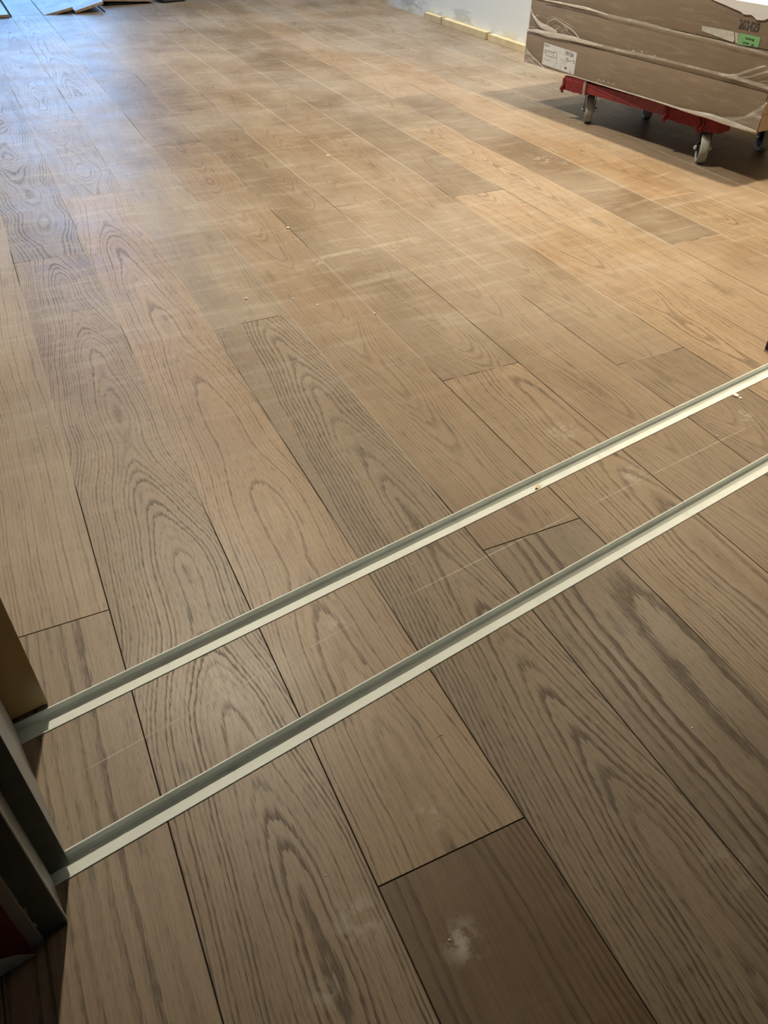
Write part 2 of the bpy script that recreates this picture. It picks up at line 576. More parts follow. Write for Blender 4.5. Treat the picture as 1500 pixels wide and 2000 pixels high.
# right wall, with a narrow glazed opening near its far end
b = MB()
b.box(XR, XR + .1, YN, 6.95, -0.1, CEIL); b.box(XR, XR + .1, 7.62, YF, -0.1, CEIL); b.box(XR, XR + .1, 6.95, 7.62, 2.20, CEIL)
b.box(XR, XR + .1, 6.95, 7.62, -0.1, 0.0)
b.build('wall_right', M['wall'], kind='structure', label='white plastered wall with grey filler patches')
b = MB(); b.box(XL - .1, XL, YN, YF, -0.1, CEIL); b.build('wall_left', M['plaster'], kind='structure')
b = MB(); b.box(XL - .1, XR + .1, YN - .1, YN, -0.1, CEIL); b.build('wall_near', M['plaster'], kind='structure')
# far wall with glazed door opening
DX0, DX1, DZ = -0.20, 1.36, 2.45
b = MB()
b.box(XL - .1, DX0, YF, YF + .1, -0.1, CEIL); b.box(DX1, XR + .1, YF, YF + .1, -0.1, CEIL); b.box(DX0, DX1, YF, YF + .1, DZ, CEIL)
b.box(DX0, DX1, YF, YF + .1, -0.1, 0.0)
b.build('wall_far', M['plaster'], kind='structure')
# glazing
b = MB()
for x0, x1, z0, z1 in ((DX0, DX0 + .05, 0, DZ), (DX1 - .05, DX1, 0, DZ), (DX0 + .05, DX1 - .05, 0, .08), (DX0 + .05, DX1 - .05, DZ - .05, DZ)):
    b.box(x0, x1, YF + .02, YF + .07, z0, z1)
d1 = b.build('door_1', M['frame'], kind='structure')
b = MB(); b.box(DX0 + .05, DX1 - .05, YF + .042, YF + .048, .08, DZ - .05); b.build('pane', M['glass'], d1)
b = MB()
for y0, y1, z0, z1 in ((6.95, 7.0, 0, 2.2), (7.57, 7.62, 0, 2.2), (7.0, 7.57, 0, .08), (7.0, 7.57, 2.15, 2.2)):
    b.box(XR + .02, XR + .07, y0, y1, z0, z1)
w1 = b.build('window_1', M['frame'], kind='structure')
b = MB(); b.box(XR + .042, XR + .048, 7.0, 7.57, .08, 2.15); b.build('pane', M['glass'], w1)
# the glazed openings as light portals for the sky outside
for nm, loc, rot, sx, sy in (('sky_portal', ((DX0 + DX1) / 2, YF + .10, DZ / 2), (math.pi / 2, 0, math.pi), DX1 - DX0, DZ), ('sky_portal', (XR + .10, 7.285, 1.10), (math.pi / 2, 0, math.pi / 2), .67, 2.2)):
    ld = bpy.data.lights.new(nm, 'AREA'); ld.shape = 'RECTANGLE'; ld.size = sx; ld.size_y = sy
    ld.cycles.is_portal = True
    lo = bpy.data.objects.new(nm, ld); lo.location = loc; lo.rotation_euler = rot
    # area lights shine along local -Z; make sure it points into the room
    tgt = Vector((0, -1, 0)) if loc[1] > 8 else Vector((-1, 0, 0))
    lo.rotation_euler = tgt.to_track_quat('-Z', 'Y').to_euler()
    link(lo)

# wall with the sliding-door opening
S0, S1 = 0.462, 0.7525
TL, TR = -0.130, 2.480


def wall_poly(t_edge, X, s0=S0, s1=S1):
    a0, a1 = line_at_x(X, s0), line_at_x(X, s1)
    p0, p1 = ts(t_edge, s0), ts(t_edge, s1)
    return [a0, (p0.x, p0.y), (p1.x, p1.y), a1]


HEAD = 2.25
b = MB(); b.prism(wall_poly(TL, XL), 0, HEAD); b.prism(wall_poly(TR, XR), 0, HEAD)
pl = [line_at_x(XL, S0), line_at_x(XR, S0), line_at_x(XR, S1), line_at_x(XL, S1)]
b.prism(pl, HEAD, CEIL)
b.build('wall_doorway', M['plaster'], kind='structure')

# ------------------------------------------------------------------ floor boards
# butt joints seen in the photograph: row -> positions along the boards
JOINTS = {0: [0.881], 1: [2.256], 2: [0.3445, 2.710], 3: [1.672], 4: [0.758, 3.143], 5: [1.245, 3.590], 6: [2.301, 4.844], 7: [1.145, 3.001],
          8: [2.225, 5.36], 9: [2.967], 10: [1.628, 3.463], 11: [4.29], 12: [3.05], 13: [1.55, 3.90], 14: [2.85], 15: [4.10]}
END_Y = {2: 6.262, 3: 6.330, 4: 6.275, 5: 6.250, 1: 6.26, 0: 6.30}
LEN = 2.37
rng = random.Random(5)
DEF = dict(cx=0.0, d=0.045, k=0.06, sp=0.0038, ev=0.02, tone=1.0, warm=0.35, wob=0.05, con=0.85)
# boards described one by one: (row, y inside the board) -> grain and tone, left and middle boards lightened in place of lamp light
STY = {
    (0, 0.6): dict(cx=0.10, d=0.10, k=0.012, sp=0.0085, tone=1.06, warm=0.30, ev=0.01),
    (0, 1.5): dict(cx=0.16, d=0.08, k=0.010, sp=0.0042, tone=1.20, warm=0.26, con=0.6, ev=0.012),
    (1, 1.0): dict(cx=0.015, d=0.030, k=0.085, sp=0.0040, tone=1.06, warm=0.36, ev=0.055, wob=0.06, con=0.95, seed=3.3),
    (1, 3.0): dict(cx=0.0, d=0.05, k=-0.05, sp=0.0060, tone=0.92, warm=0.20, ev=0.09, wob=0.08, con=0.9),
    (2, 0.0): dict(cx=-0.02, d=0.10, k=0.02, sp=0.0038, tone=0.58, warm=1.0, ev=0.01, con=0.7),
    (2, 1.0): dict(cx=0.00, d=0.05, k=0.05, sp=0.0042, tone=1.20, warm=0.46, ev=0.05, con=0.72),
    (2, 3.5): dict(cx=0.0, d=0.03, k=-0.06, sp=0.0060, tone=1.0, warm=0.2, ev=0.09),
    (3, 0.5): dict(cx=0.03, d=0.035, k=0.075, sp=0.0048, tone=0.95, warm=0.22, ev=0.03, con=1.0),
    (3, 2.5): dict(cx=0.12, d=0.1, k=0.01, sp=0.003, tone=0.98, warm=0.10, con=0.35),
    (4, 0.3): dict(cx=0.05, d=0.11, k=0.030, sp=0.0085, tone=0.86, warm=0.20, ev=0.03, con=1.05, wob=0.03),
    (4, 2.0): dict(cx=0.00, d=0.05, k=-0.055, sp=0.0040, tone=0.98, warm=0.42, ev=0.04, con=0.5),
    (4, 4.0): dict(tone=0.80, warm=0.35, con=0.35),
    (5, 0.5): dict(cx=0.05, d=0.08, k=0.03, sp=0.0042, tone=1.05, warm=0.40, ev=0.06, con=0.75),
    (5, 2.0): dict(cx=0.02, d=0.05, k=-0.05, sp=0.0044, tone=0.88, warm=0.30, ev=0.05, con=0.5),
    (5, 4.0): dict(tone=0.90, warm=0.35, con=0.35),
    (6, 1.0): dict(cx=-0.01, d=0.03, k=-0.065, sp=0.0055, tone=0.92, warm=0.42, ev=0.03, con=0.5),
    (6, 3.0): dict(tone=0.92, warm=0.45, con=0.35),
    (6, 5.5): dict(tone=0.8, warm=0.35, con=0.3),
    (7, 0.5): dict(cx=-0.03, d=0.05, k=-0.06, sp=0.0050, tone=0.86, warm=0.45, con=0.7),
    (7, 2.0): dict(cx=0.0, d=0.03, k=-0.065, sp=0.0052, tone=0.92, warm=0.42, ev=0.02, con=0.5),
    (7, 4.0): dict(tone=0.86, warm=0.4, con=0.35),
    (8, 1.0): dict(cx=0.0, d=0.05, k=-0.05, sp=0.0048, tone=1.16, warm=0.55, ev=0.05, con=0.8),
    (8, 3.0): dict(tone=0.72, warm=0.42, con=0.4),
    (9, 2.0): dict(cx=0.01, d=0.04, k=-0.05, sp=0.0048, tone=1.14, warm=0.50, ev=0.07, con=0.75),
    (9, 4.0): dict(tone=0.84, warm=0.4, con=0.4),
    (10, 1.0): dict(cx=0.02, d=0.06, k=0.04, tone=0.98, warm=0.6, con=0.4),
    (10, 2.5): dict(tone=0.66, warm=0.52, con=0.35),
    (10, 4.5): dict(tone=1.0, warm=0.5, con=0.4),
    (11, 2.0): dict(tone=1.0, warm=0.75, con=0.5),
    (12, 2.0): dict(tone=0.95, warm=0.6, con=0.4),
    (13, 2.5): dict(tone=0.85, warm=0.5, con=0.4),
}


def clip(poly, nx, ny, c):
    """keep the part of poly (x, y, flag of the edge that starts there) where nx*x + ny*y >= c; cut edges get flag 0"""
    out = []
    n = len(poly)
    for i in range(n):
        a, bb = poly[i], poly[(i + 1) % n]
        da, db = nx * a[0] + ny * a[1] - c, nx * bb[0] + ny * bb[1] - c
        if da >= 0: out.append(a)
        if (da >= 0) != (db >= 0):
            f = da / (da - db)
            x, y = a[0] + (bb[0] - a[0]) * f, a[1] + (bb[1] - a[1]) * f
            out.append((x, y, 0 if da >= 0 else a[2]))
    return out


def area(poly):
    return 0.5 * sum(poly[i][0] * poly[(i + 1) % len(poly)][1] - poly[(i + 1) % len(poly)][0] * poly[i][1] for i in range(len(poly)))


CH, CHD, THK = 0.0008, 0.0010, 0.015


def plank_mesh(poly, loc, dz=0.0):
    n = len(poly)
    P2 = [Vector((p[0] - loc[0], p[1] - loc[1])) for p in poly]
    lines = []
    for i in range(n):
        a, bb = P2[i], P2[(i + 1) % n]
        d = (bb - a).normalized()
        nn = Vector((-d.y, d.x))
        off = CH if poly[i][2] else 0.0001
        lines.append((a + nn * off, d))
    top = []
    for i in range(n):
        p, d = lines[i - 1]
        q, e = lines[i]
        den = d.x * e.y - d.y * e.x
        if abs(den) < 1e-9: top.append(q.copy())
        else:
            tt = ((q.x - p.x) * e.y - (q.y - p.y) * e.x) / den
            top.append(p + d * tt)
    V = [(p.x, p.y, 0) for p in top] + [(p.x, p.y, -CHD) for p in P2] + [(p.x, p.y, -THK) for p in P2]
    Fc = [list(range(n))]
    fm = [0]
    for i in range(n):
        j = (i + 1) % n
        Fc.append([n + i, n + j, j, i]); fm.append(1)
        Fc.append([2 * n + i, 2 * n + j, n + j, n + i]); fm.append(1)
    Fc.append(list(range(3 * n - 1, 2 * n - 1, -1))); fm.append(1)
    return V, Fc, fm


nplank = 0
for row in range(-7, 16):
    xa, xb = X0 + W * row, X0 + W * (row + 1)
    xa += 0.0002; xb -= 0.0002
    if row == 15: xb = XR
    if row == -7: xa = XL
    js = sorted(JOINTS.get(row, [rng.uniform(0, LEN)]))
    while js[0] > YN + 0.4: js.insert(0, js[0] - LEN * rng.uniform(0.98, 1.0))
    yend = END_Y.get(row, YF - 0.01 if row > 5 else 6.28 + 0.03 * (row % 3))
    while js[-1] < yend: js.append(js[-1] + LEN)
    js = [YN + 0.005] + [j for j in js if YN + 0.3 < j < yend - 0.05] + [yend]
    for y0, y1 in zip(js, js[1:]):
        st = dict(DEF)
        r1 = random.Random(int((row + 20) * 1000 + y0 * 100))
        st.update(cx=r1.uniform(-0.06, 0.06), d=r1.uniform(0.03, 0.08), k=r1.choice((-1, 1)) * r1.uniform(0.03, 0.07), sp=r1.uniform(0.0036, 0.006), ev=r1.uniform(0.01, 0.06),
                  tone=r1.uniform(0.80, 1.06), warm=r1.uniform(0.25, 0.55), con=r1.uniform(0.4, 0.8), seed=r1.uniform(0, 50))
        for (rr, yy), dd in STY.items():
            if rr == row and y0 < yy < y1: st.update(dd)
        loc = ((xa + xb) / 2, (y0 + y1) / 2, 0)
        full = [(xa, y0 + .0002, 1), (xb, y0 + .0002, 1), (xb, y1 - .0002, 1), (xa, y1 - .0002, 1)]
        nx, ny = NV.x, NV.y
        pieces = [clip(full, nx, ny, FAR_T[1]),
                  clip(clip(full, nx, ny, NEAR_T[1]), -nx, -ny, -FAR_T[0]),
                  clip(full, -nx, -ny, -NEAR_T[0])]
        # drop the middle strip where no track is crossed
        for pc in pieces:
            if len(pc) < 3 or area(pc) < 2e-5: continue
            V, Fc, fm = plank_mesh(pc, loc)
            o = mesh_obj('plank', V, Fc, [M['board'], M['edge']], floor, fm=fm, loc=loc)
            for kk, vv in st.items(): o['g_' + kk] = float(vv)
            nplank += 1
print('planks', nplank)

# ------------------------------------------------------------------ tracks
def track(s0, s1, t0, t1, label, z=0.0):
    e = empty('floor_track', ts((t0 + t1) / 2, (s0 + s1) / 2, 0), TH, label=label, cat='door track')
    w = s1 - s0 - 0.0006
    h, tk, lip = 0.0120, 0.0018, 0.0012
    L = (t1 - t0) / 2
    hw = w / 2
    # U channel with a rounded foot on both sides
    prof = [(-hw, lip), (-hw + tk, lip), (-hw + tk, -h + .003), (-hw + tk + .003, -h), (hw - tk - .003, -h), (hw - tk, -h + .003), (hw - tk, lip), (hw, lip), (hw, -h - .0016), (-hw, -h - .0016)]
    V = [(-L, p[0], p[1]) for p in prof] + [(L, p[0], p[1]) for p in prof]
    n = len(prof)
    Fc = [[i, (i + 1) % n, n + (i + 1) % n, n + i] for i in range(n)] + [list(range(n))[::-1], list(range(n, 2 * n))]
    mesh_obj('channel', V, Fc, M['alu'], e)
    return e, L, hw, h, tk


TK = {}
TK['far'] = track(*FAR_T, -0.1285, 2.478, 'pale metal floor track on the room side, with a wood chip in it')
TK['near'] = track(*NEAR_T, -0.1285, 2.478, 'pale metal floor track under the dark steel post')


# ------------------------------------------------------------------ door jambs
def jamb(mirror, label, red):
    t_off = 0.0
    sg = 1 if not mirror else -1
    T = (lambda t: t) if not mirror else (lambda t: 2.350 - t)
    e = empty('door_jamb', ts(T(-0.10), 0.60, 0), TH, label=label, cat='door frame')
    inv = Matrix.Rotation(-TH, 3, 'Z')
    org = ts(T(-0.10), 0.60, 0)

    def loc(t, s):
        v = inv @ (ts(T(t), s, 0) - org)
        return v.x, v.y

    def slab(name, t0, t1, s0, s1, z0, z1, mat, bev=0.0008, parent=None):
        (xa, ya), (xb, yb) = loc(t0, s0), loc(t1, s1)
        bb = MB(); bb.box(min(xa, xb), max(xa, xb), min(ya, yb), max(ya, yb), z0, z1, bev)
        return bb.build(name, mat, parent or e)
    # post between the tracks: dark front flange, galvanised reveal
    slab('front_flange', -0.1295, -0.0462, 0.5280, 0.5305, 0.0018, HEAD - .002, M['darksteel'])
    rv = slab('reveal', -0.1295, -0.0468, 0.5307, 0.7515, 0.0018, HEAD - .002, M['galv'])
    slab('edge_bead', -0.0470, -0.0420, 0.690, 0.7300, 0.0018, 0.030, M['galv'], parent=rv) if False else None
    # second, set-back post on the doorway side
    slab('outer_flange', -0.1295, -0.0690, 0.4680, 0.4705, 0.0006, HEAD - .002, M['darksteel'])
    slab('outer_web', -0.1295, -0.0684, 0.4707, 0.5276, 0.0006, HEAD - .002, M['galv'])
    slab('bead', -0.1295, -0.0945, 0.4612, 0.4678, 0.0004, HEAD - .002, M['galv'])
    # ragged rust-and-filler lip down the joint
    rr = random.Random(4 + mirror)
    bb = MB()
    z = 0.03
    while z < 1.0:
        hh = rr.uniform(0.006, 0.02)
        (xa, ya) = loc(-0.0942, 0.4672)
        if rr.random() < 0.4: bb.box(xa - .0008, xa + .0008, ya - .0005, ya + .0009, z, z + hh)
        z += hh + rr.uniform(0.01, 0.05)
    bb.build('filler_spots', M['filler'], e)
    # facing board on the doorway side
    (xa, ya), (xb, yb) = loc(-0.62 if not mirror else -0.40, 0.4565), loc(-0.1062, 0.4610)
    bb = MB(); bb.box(min(xa, xb), max(xa, xb), ya, yb, 0.0004, HEAD - .002)
    rb = bb.build('facing_board', red, e)
    # torn white strip at its foot
    n = 24
    rr = random.Random(9)
    V = []; Fc = []
    for i in range(n + 1):
        x = xb + (xa - xb) * i / n * 0.6
        hgt = 0.010 + 0.030 * min(1, i / 2.2) * (0.6 + 0.4 * rr.random()) if i > 0 else 0.002
        for yy in (ya - .0006, ya - .0001):
            V += [(x, yy, 0.0006), (x, yy, hgt)]
    for i in range(n):
        a = i * 4
        Fc += [[a, a + 4, a + 5, a + 1], [a + 2, a + 3, a + 7, a + 6], [a + 1, a + 5, a + 7, a + 3]]
    mesh_obj('torn_foot', V, Fc, M['filler'], rb)
    return e


jamb(False, 'dark steel door post beside the red facing board, at the track ends', M['redboard'])
jamb(True, 'dark steel door post at the track ends towards the red dolly', M['redboard'])

# brown door leaf standing behind the far track
for (t0, t1, lab) in ((-0.75, 0.0, 'brown smooth door leaf edge standing behind the far track by the red facing board'), (2.34, 2.72, 'brown smooth door leaf standing behind the far track on the dolly side')):
    e = empty('door_leaf', ts((t0 + t1) / 2, 0.772, 0), TH, label=lab, cat='door')
    hl = (t1 - t0) / 2
    b = MB(); b.box(-hl, hl, -0.0165, 0.0165, 0.003, 2.2, 0.0012)
    b.build('panel', M['brownpanel'], e)
    b = MB(); b.box(-hl + .004, hl - .004, -0.0150, 0.0150, 0.0003, 0.003)
    b.build('bottom_seal', M['darkboard'], e)

b = MB(); b.box(-.012, .02, -.014, .014, 0.0004, 0.022, .003)
p = at(1509, 684)
b.build('rubber_stop', M['blackplastic'], loc=(p.x, p.y, 0), rz=TH, label='small black rubber stop on the boards behind the far track', cat='door stop')

# ------------------------------------------------------------------ battens at the foot of the right wall
gy1, gy2 = 5.00, 4.45
for i, (y0, y1, lab, dz) in enumerate(((gy1 + .008, 5.235, 'short end piece of pale pine batten at the wall foot', 0.0), (gy2 + .016, gy1 - .008, 'middle pale pine batten at the wall foot between the two dark gaps', 0.001), (1.3, gy2 - .016, 'long pale pine batten at the wall foot running behind the cartons', -0.001))):
    b = MB(); b.box(2.763, 2.799, y0, y1, 0.0003, 0.036 + dz, 0.0015)
    b.build('pine_batten', M['pine'], label=lab, cat='timber')
b = MB(); b.box(2.757, 2.790, gy1 - .006, gy1 + .006, 0.0003, 0.043, 0.001)
b.build('wooden_shim', M['pine'], label='thin wooden shim standing in the gap between two pine battens', cat='shim')

# ------------------------------------------------------------------ dolly with cartons
DO = Vector((2.166, 2.856, 0))          # front end of the frame, far end
DD = Vector((2.279, 2.125, 0)) - DO
DLEN = DD.length
DA = math.atan2(DD.y, DD.x)             # frame local +x runs along the front rail, local +y towards the wall
dolly = empty('moving_dolly', (DO.x, DO.y, 0), DA, label='red moving dolly on four grey casters under the wrapped cartons', cat='dolly')
FZ0, FZ1, DEP = 0.119, 0.163, 0.46


def dl(p):   # world -> dolly local
    return Matrix.Rotation(-DA, 3, 'Z') @ (Vector(p) - DO)


for y0, nm in ((0.0, 'front_rail'), (DEP - .06, 'rear_rail')):
    b = MB(); b.box(0.0, DLEN, y0, y0 + .06, FZ0, FZ1 - .006, 0.003)
    b.build(nm, M['red'], dolly)
for x0 in (0.01, DLEN - 0.09):
    b = MB(); b.box(x0, x0 + .08, 0.061, DEP - .061, FZ0 + .004, FZ1 - .006, 0.003)
    b.build('cross_rail', M['red'], dolly)


def wrap(x0, x1, seed, tails):
    """carpet wound round the front rail, frayed at its edges"""
    rr = random.Random(seed)
    b = MB()
    n = 10
    prof = [(-0.004, FZ0 - .006), (-0.005, FZ1 - .012), (0.0, FZ1 - .0005), (0.056, FZ1 - .0005), (0.064, FZ1 - .014), (0.064, FZ0 - .004), (0.03, FZ0 - .008)]
    rings = []
    for i in range(n + 1):
        x = x0 + (x1 - x0) * i / n
        rings.append([b.bm.verts.new((x + rr.uniform(-.004, .004) * (i in (0, n)), p[0] + rr.uniform(-.0018, .0004), min(FZ1 - .0003, p[1] + rr.uniform(-.0022, .0010)))) for p in prof])
    for A, B in zip(rings, rings[1:]):
        for k_ in range(len(prof)):
            j = (k_ + 1) % len(prof)
            b.bm.faces.new((A[k_], A[j], B[j], B[k_]))
    b.bm.faces.new(rings[0]); b.bm.faces.new(rings[-1][::-1])
    w = b.build('carpet_wrap', M['redrag'], dolly)
    for tx in tails:
        b = MB()
        pts = [Vector((tx, -0.006, FZ1 - .012)), Vector((tx + .006, -.009, FZ0 + .012)), Vector((tx - .003, -.010, FZ0 - .004)), Vector((tx + .004, -.008, FZ0 - .017))]
        b.tube(pts, [.005, .006, .008, .004], 7)
        b.build('frayed_end', M['redrag'], w)


wrap(-0.012, 0.10, 1, (-0.010,))
wrap(DLEN - 0.235, DLEN + 0.004, 2, (DLEN - 0.225, DLEN - 0.075, DLEN - 0.060))
b = MB(); b.box(0.098, 0.112, -0.0062, 0.0, FZ0 - .008, FZ1 - .002, 0.001); b.build('strap', M['strap'], dolly)


def caster(cx, cy, normal_az, seed):
    """cx, cy: wheel contact in world; normal_az: azimuth of the wheel axle"""
    c = dl((cx, cy, 0))
    az = normal_az - DA
    ax = Vector((math.cos(az), math.sin(az), 0))
    rd = Vector((-ax.y, ax.x, 0))
    R_, hw = 0.050, 0.0155
    top = c + rd * 0.022
    b = MB()
    rot = Matrix.Rotation(az, 3, 'Z')
    # top plate and swivel race
    vsb = b.box(-.032, .032, -.040, .040, FZ0 - .0035, FZ0 - .0003, 0.0006)
    bmesh.ops.rotate(b.bm, verts=vsb, cent=Vector((0, 0, 0)), matrix=rot); bmesh.ops.translate(b.bm, verts=vsb, vec=top)
    b.lathe([(0.0, 0.0), (.024, 0.0), (.026, -.004), (.022, -.0085), (0.0, -.0085)], (top.x, top.y, FZ0 - .0036), (0, 0, 1), 20)
    # fork: yoke over the wheel and two tapering legs
    cc = Vector((c.x, c.y, R_))
    for sgn in (-1, 1):
        off = ax * (sgn * (hw + .0055))
        hi = Vector((top.x, top.y, 0)) + off
        lo = cc + off
        pr = [(hi + rd * .024, FZ0 - .013), (hi - rd * .030, FZ0 - .013), (lo - rd * .011, R_ - .010), (lo + rd * .011, R_ - .010)]
        A = [b.bm.verts.new((p.x + ax.x * .0012, p.y + ax.y * .0012, z)) for p, z in pr]
        B = [b.bm.verts.new((p.x - ax.x * .0012, p.y - ax.y * .0012, z)) for p, z in pr]
        b.bm.faces.new(A); b.bm.faces.new(B[::-1])
        for i in range(4):
            j = (i + 1) % 4
            b.bm.faces.new((A[i], B[i], B[j], A[j]))
    vsb = b.box(-(hw + .0067), hw + .0067, -.030, .024, FZ0 - .0165, FZ0 - .0125)
    bmesh.ops.rotate(b.bm, verts=vsb, cent=Vector((0, 0, 0)), matrix=rot); bmesh.ops.translate(b.bm, verts=vsb, vec=Vector((top.x, top.y, 0)))
    fk = b.build('caster_fork', M['fork'], dolly)
    b = MB()
    b.lathe([(.036, -hw + .002), (.046, -hw), (R_ - .0012, -hw + .003), (R_, -hw + .007), (R_, hw - .007), (R_ - .0012, hw - .003), (.046, hw), (.036, hw - .002), (.036, -hw + .002)], cc, ax, 40)
    b.build('tread', M['tread'], fk, smooth=True)
    b = MB()
    b.lathe([(0.0, -hw + .001), (.012, -hw - .001), (.016, -hw + .004), (.0358, -hw + .004), (.0358, hw - .004), (.016, hw - .004), (.012, hw + .001), (0.0, hw - .001)], cc, ax, 32)
    b.build('wheel_core', M['hub'], fk, smooth=True)
    for sgn in (-1, 1):
        b = MB()
        h0 = sgn * (hw + .0068)
        b.lathe([(0.0, h0), (.0078, h0), (.0078, h0 + sgn * .005), (.004, h0 + sgn * .0085), (0.0, h0 + sgn * .009)], cc, ax, 6)
        b.build('axle_bolt', M['bolt'], fk)


caster(2.243, 2.783, math.atan2(-.60, .80), 1)
caster(2.290, 2.182, math.atan2(-.60, .80), 2)
caster(2.600, 2.195, math.atan2(-.52, .85), 3)
caster(2.505, 2.730, math.atan2(-.55, .83), 4)

# cartons
BO = Vector((2.143, 3.14, 0))           # front far corner
BD = Vector((2.246, 1.932, 0)) - BO
BLEN = BD.length
BA = math.atan2(BD.y, BD.x)
BU = BD.normalized()
BV = Vector((-BU.y, BU.x, 0))           # into the stack, towards the wall
BDEP = 0.49


def face_px(x, y):
    """photo pixel -> (along, up) on the front face of the stack"""
    d = ray(x, y)
    t = (BO - CAM).dot(BV) / d.dot(BV)
    p = CAM + d * t - BO
    return p.dot(BU), p.z


CZ = [0.1640, 0.2790, 0.3900, 0.5010]
cart = []
clabs = ['lowest long cardboard carton, with the white address label, on the red dolly', 'middle long cardboard carton between the label carton and the numbered carton', 'topmost long cardboard carton marked 203429 with a green sticker']
for i in range(3):
    rr = random.Random(30 + i)
    e = empty('carton', (BO.x, BO.y, CZ[i]), BA, label=clabs[i], cat='carton', group='wrapped cartons on the dolly')
    hgt = CZ[i + 1] - CZ[i] - .0008
    x0, x1, y0 = [(0.0, BLEN, 0.0), (0.004, BLEN + .006, 0.003), (0.012, BLEN + .012, 0.001)][i]
    b = MB(); b.box(x0, x1, y0, BDEP, 0.0, hgt, 0.004)
    b.build('body', M['card'], e, smooth=True)
    # folded end flaps
    b = MB(); b.box(x1, x1 + .003, y0 + .004, BDEP - .004, hgt * .48, hgt - .004, 0.001)
    b.build('end_flap', M['cardend'], e)
    b = MB(); b.box(x1, x1 + .003, y0 + .004, BDEP - .004, .004, hgt * .46, 0.001)
    b.build('end_flap', M['cardend'], e)
    b = MB(); b.box(x0 + .05, x1 - .05, BDEP / 2 - .028, BDEP / 2 + .028, hgt - .0002, hgt + .0004)
    b.build('packing_tape', M['pouch'], e)
    cart.append(e)


def face_poly(name, pts_px, off, thick, mat, parent, ci, uz=None):
    """flat piece on the front face; corners as photo pixels"""
    uv = uz or [face_px(*p) for p in pts_px]
    n = len(uv)
    z0 = CZ[ci]
    V = [(u, -off - thick, z - z0) for u, z in uv] + [(u, -off, z - z0) for u, z in uv]
    Fc = [list(range(n)), list(range(2 * n - 1, n - 1, -1))] + [[i, n + i, n + (i + 1) % n, (i + 1) % n] for i in range(n)]
    return mesh_obj(name, V, Fc, mat, parent)


def face_text(name, txt, px_tl, px_tr, px_bl, mat, parent, ci, off):
    """lettering fitted between three photo corners on the front face"""
    cu = bpy.data.curves.new(name, 'FONT')
    cu.body = txt
    cu.size = 1.0
    cu.offset = 0.012
    tmp = bpy.data.objects.new('tmp', cu)
    COL.objects.link(tmp)
    dg = bpy.context.evaluated_depsgraph_get()
    me = bpy.data.meshes.new_from_object(tmp.evaluated_get(dg))
    bpy.data.objects.remove(tmp, do_unlink=True)
    bpy.data.curves.remove(cu)
    xs_ = [v.co.x for v in me.vertices]; ys_ = [v.co.y for v in me.vertices]
    x0, x1, y0, y1 = min(xs_), max(xs_), min(ys_), max(ys_)
    tl, tr, bl = [Vector(face_px(*p)) for p in (px_tl, px_tr, px_bl)]
    z0 = CZ[ci]
    for v in me.vertices:
        f, g = (v.co.x - x0) / (x1 - x0), (v.co.y - y0) / (y1 - y0)
        q = bl + (tr - tl) * f + (tl - bl) * g
        v.co = (q.x, -off, q.y - z0)
    me.materials.clear()
    me.materials.append(mat)
    o = bpy.data.objects.new(name, me)
    link(o, parent)
    return o


# address label on the lowest carton
LB = [(1063.5, 83), (1127.5, 103), (1120.5, 146), (1058.5, 125)]
lab = face_poly('address_label', LB, 0.0002, 0.0004, M['label'], cart[0], 0)
face_text('label_number', '1915A', (1105.5, 99), (1121.5, 104.5), (1104.5, 107.5), M['ink'], lab, 0, 0.0009)
lab_uv = [Vector(face_px(*p)) for p in LB]


def lbar(name, f0, f1, g0, g1, mat):
    """f across 0..1, g down 0..1 of the label"""
    def q(f, g):
        return tuple(lab_uv[0] + (lab_uv[1] - lab_uv[0]) * f + (lab_uv[3] - lab_uv[0]) * g)
    face_poly(name, None, 0.0007, 0.0002, mat, lab, 0, uz=[q(f0, g0), q(f1, g0), q(f1, g1), q(f0, g1)])


rr = random.Random(2)
for f0, f1, g, hh, mt in ((.02, .20, .06, .05, 'inkgrey'), (.05, .16, .13, .03, 'pouch'), (.04, .34, .30, .045, 'inkgrey'), (.05, .09, .37, .12, 'inkgrey'), (.10, .30, .40, .03, 'pouch'), (.10, .32, .52, .045, 'inkgrey'), (.06, .26, .68, .07, 'pouch'), (.04, .24, .78, .03, 'pouch'),
                          (.42, .47, .50, .03, 'inkgrey'), (.42, .47, .62, .03, 'inkgrey'), (.42, .47, .74, .03, 'inkgrey'), (.54, .76, .48, .05, 'pouch'), (.54, .76, .56, .04, 'pouch'), (.56, .70, .66, .04, 'pouch'), (.56, .60, .76, .15, 'pouch'),
                          (.70, .80, .36, .06, 'inkgrey'), (.72, .86, .44, .05, 'inkgrey'), (.88, .97, .38, .05, 'inkgrey'), (.93, .97, .46, .06, 'inkgrey'), (.36, .42, .90, .03, 'inkgrey'), (.86, .92, .92, .03, 'inkgrey')):
    # broken lines of small print
    x = f0
    while x < f1 - .01:
        wd = min(rr.uniform(.02, .05), f1 - x)
        lbar('small_print', x, x + wd, g, g + hh, M[mt])
        x += wd + .008
lbar('print_block', .70, .76, .78, .87, M['ink'])
lbar('print_mark', .97, .985, .04, .075, M['ink'])
lbar('print_mark', .66, .675, .03, .065, M['ink'])
# seal ring on the label
b = MB()
cq = lab_uv[0] + (lab_uv[1] - lab_uv[0]) * .37 + (lab_uv[3] - lab_uv[0]) * .40
pts = [Vector((cq.x + .011 * math.cos(a * math.pi / 8), -.0008, cq.y - CZ[0] + .011 * math.sin(a * math.pi / 8))) for a in range(17)]
b.tube(pts, .0016, 5, flat=((0, 1, 0), 0.15)); b.build('print_ring', M['inkgrey'], lab)

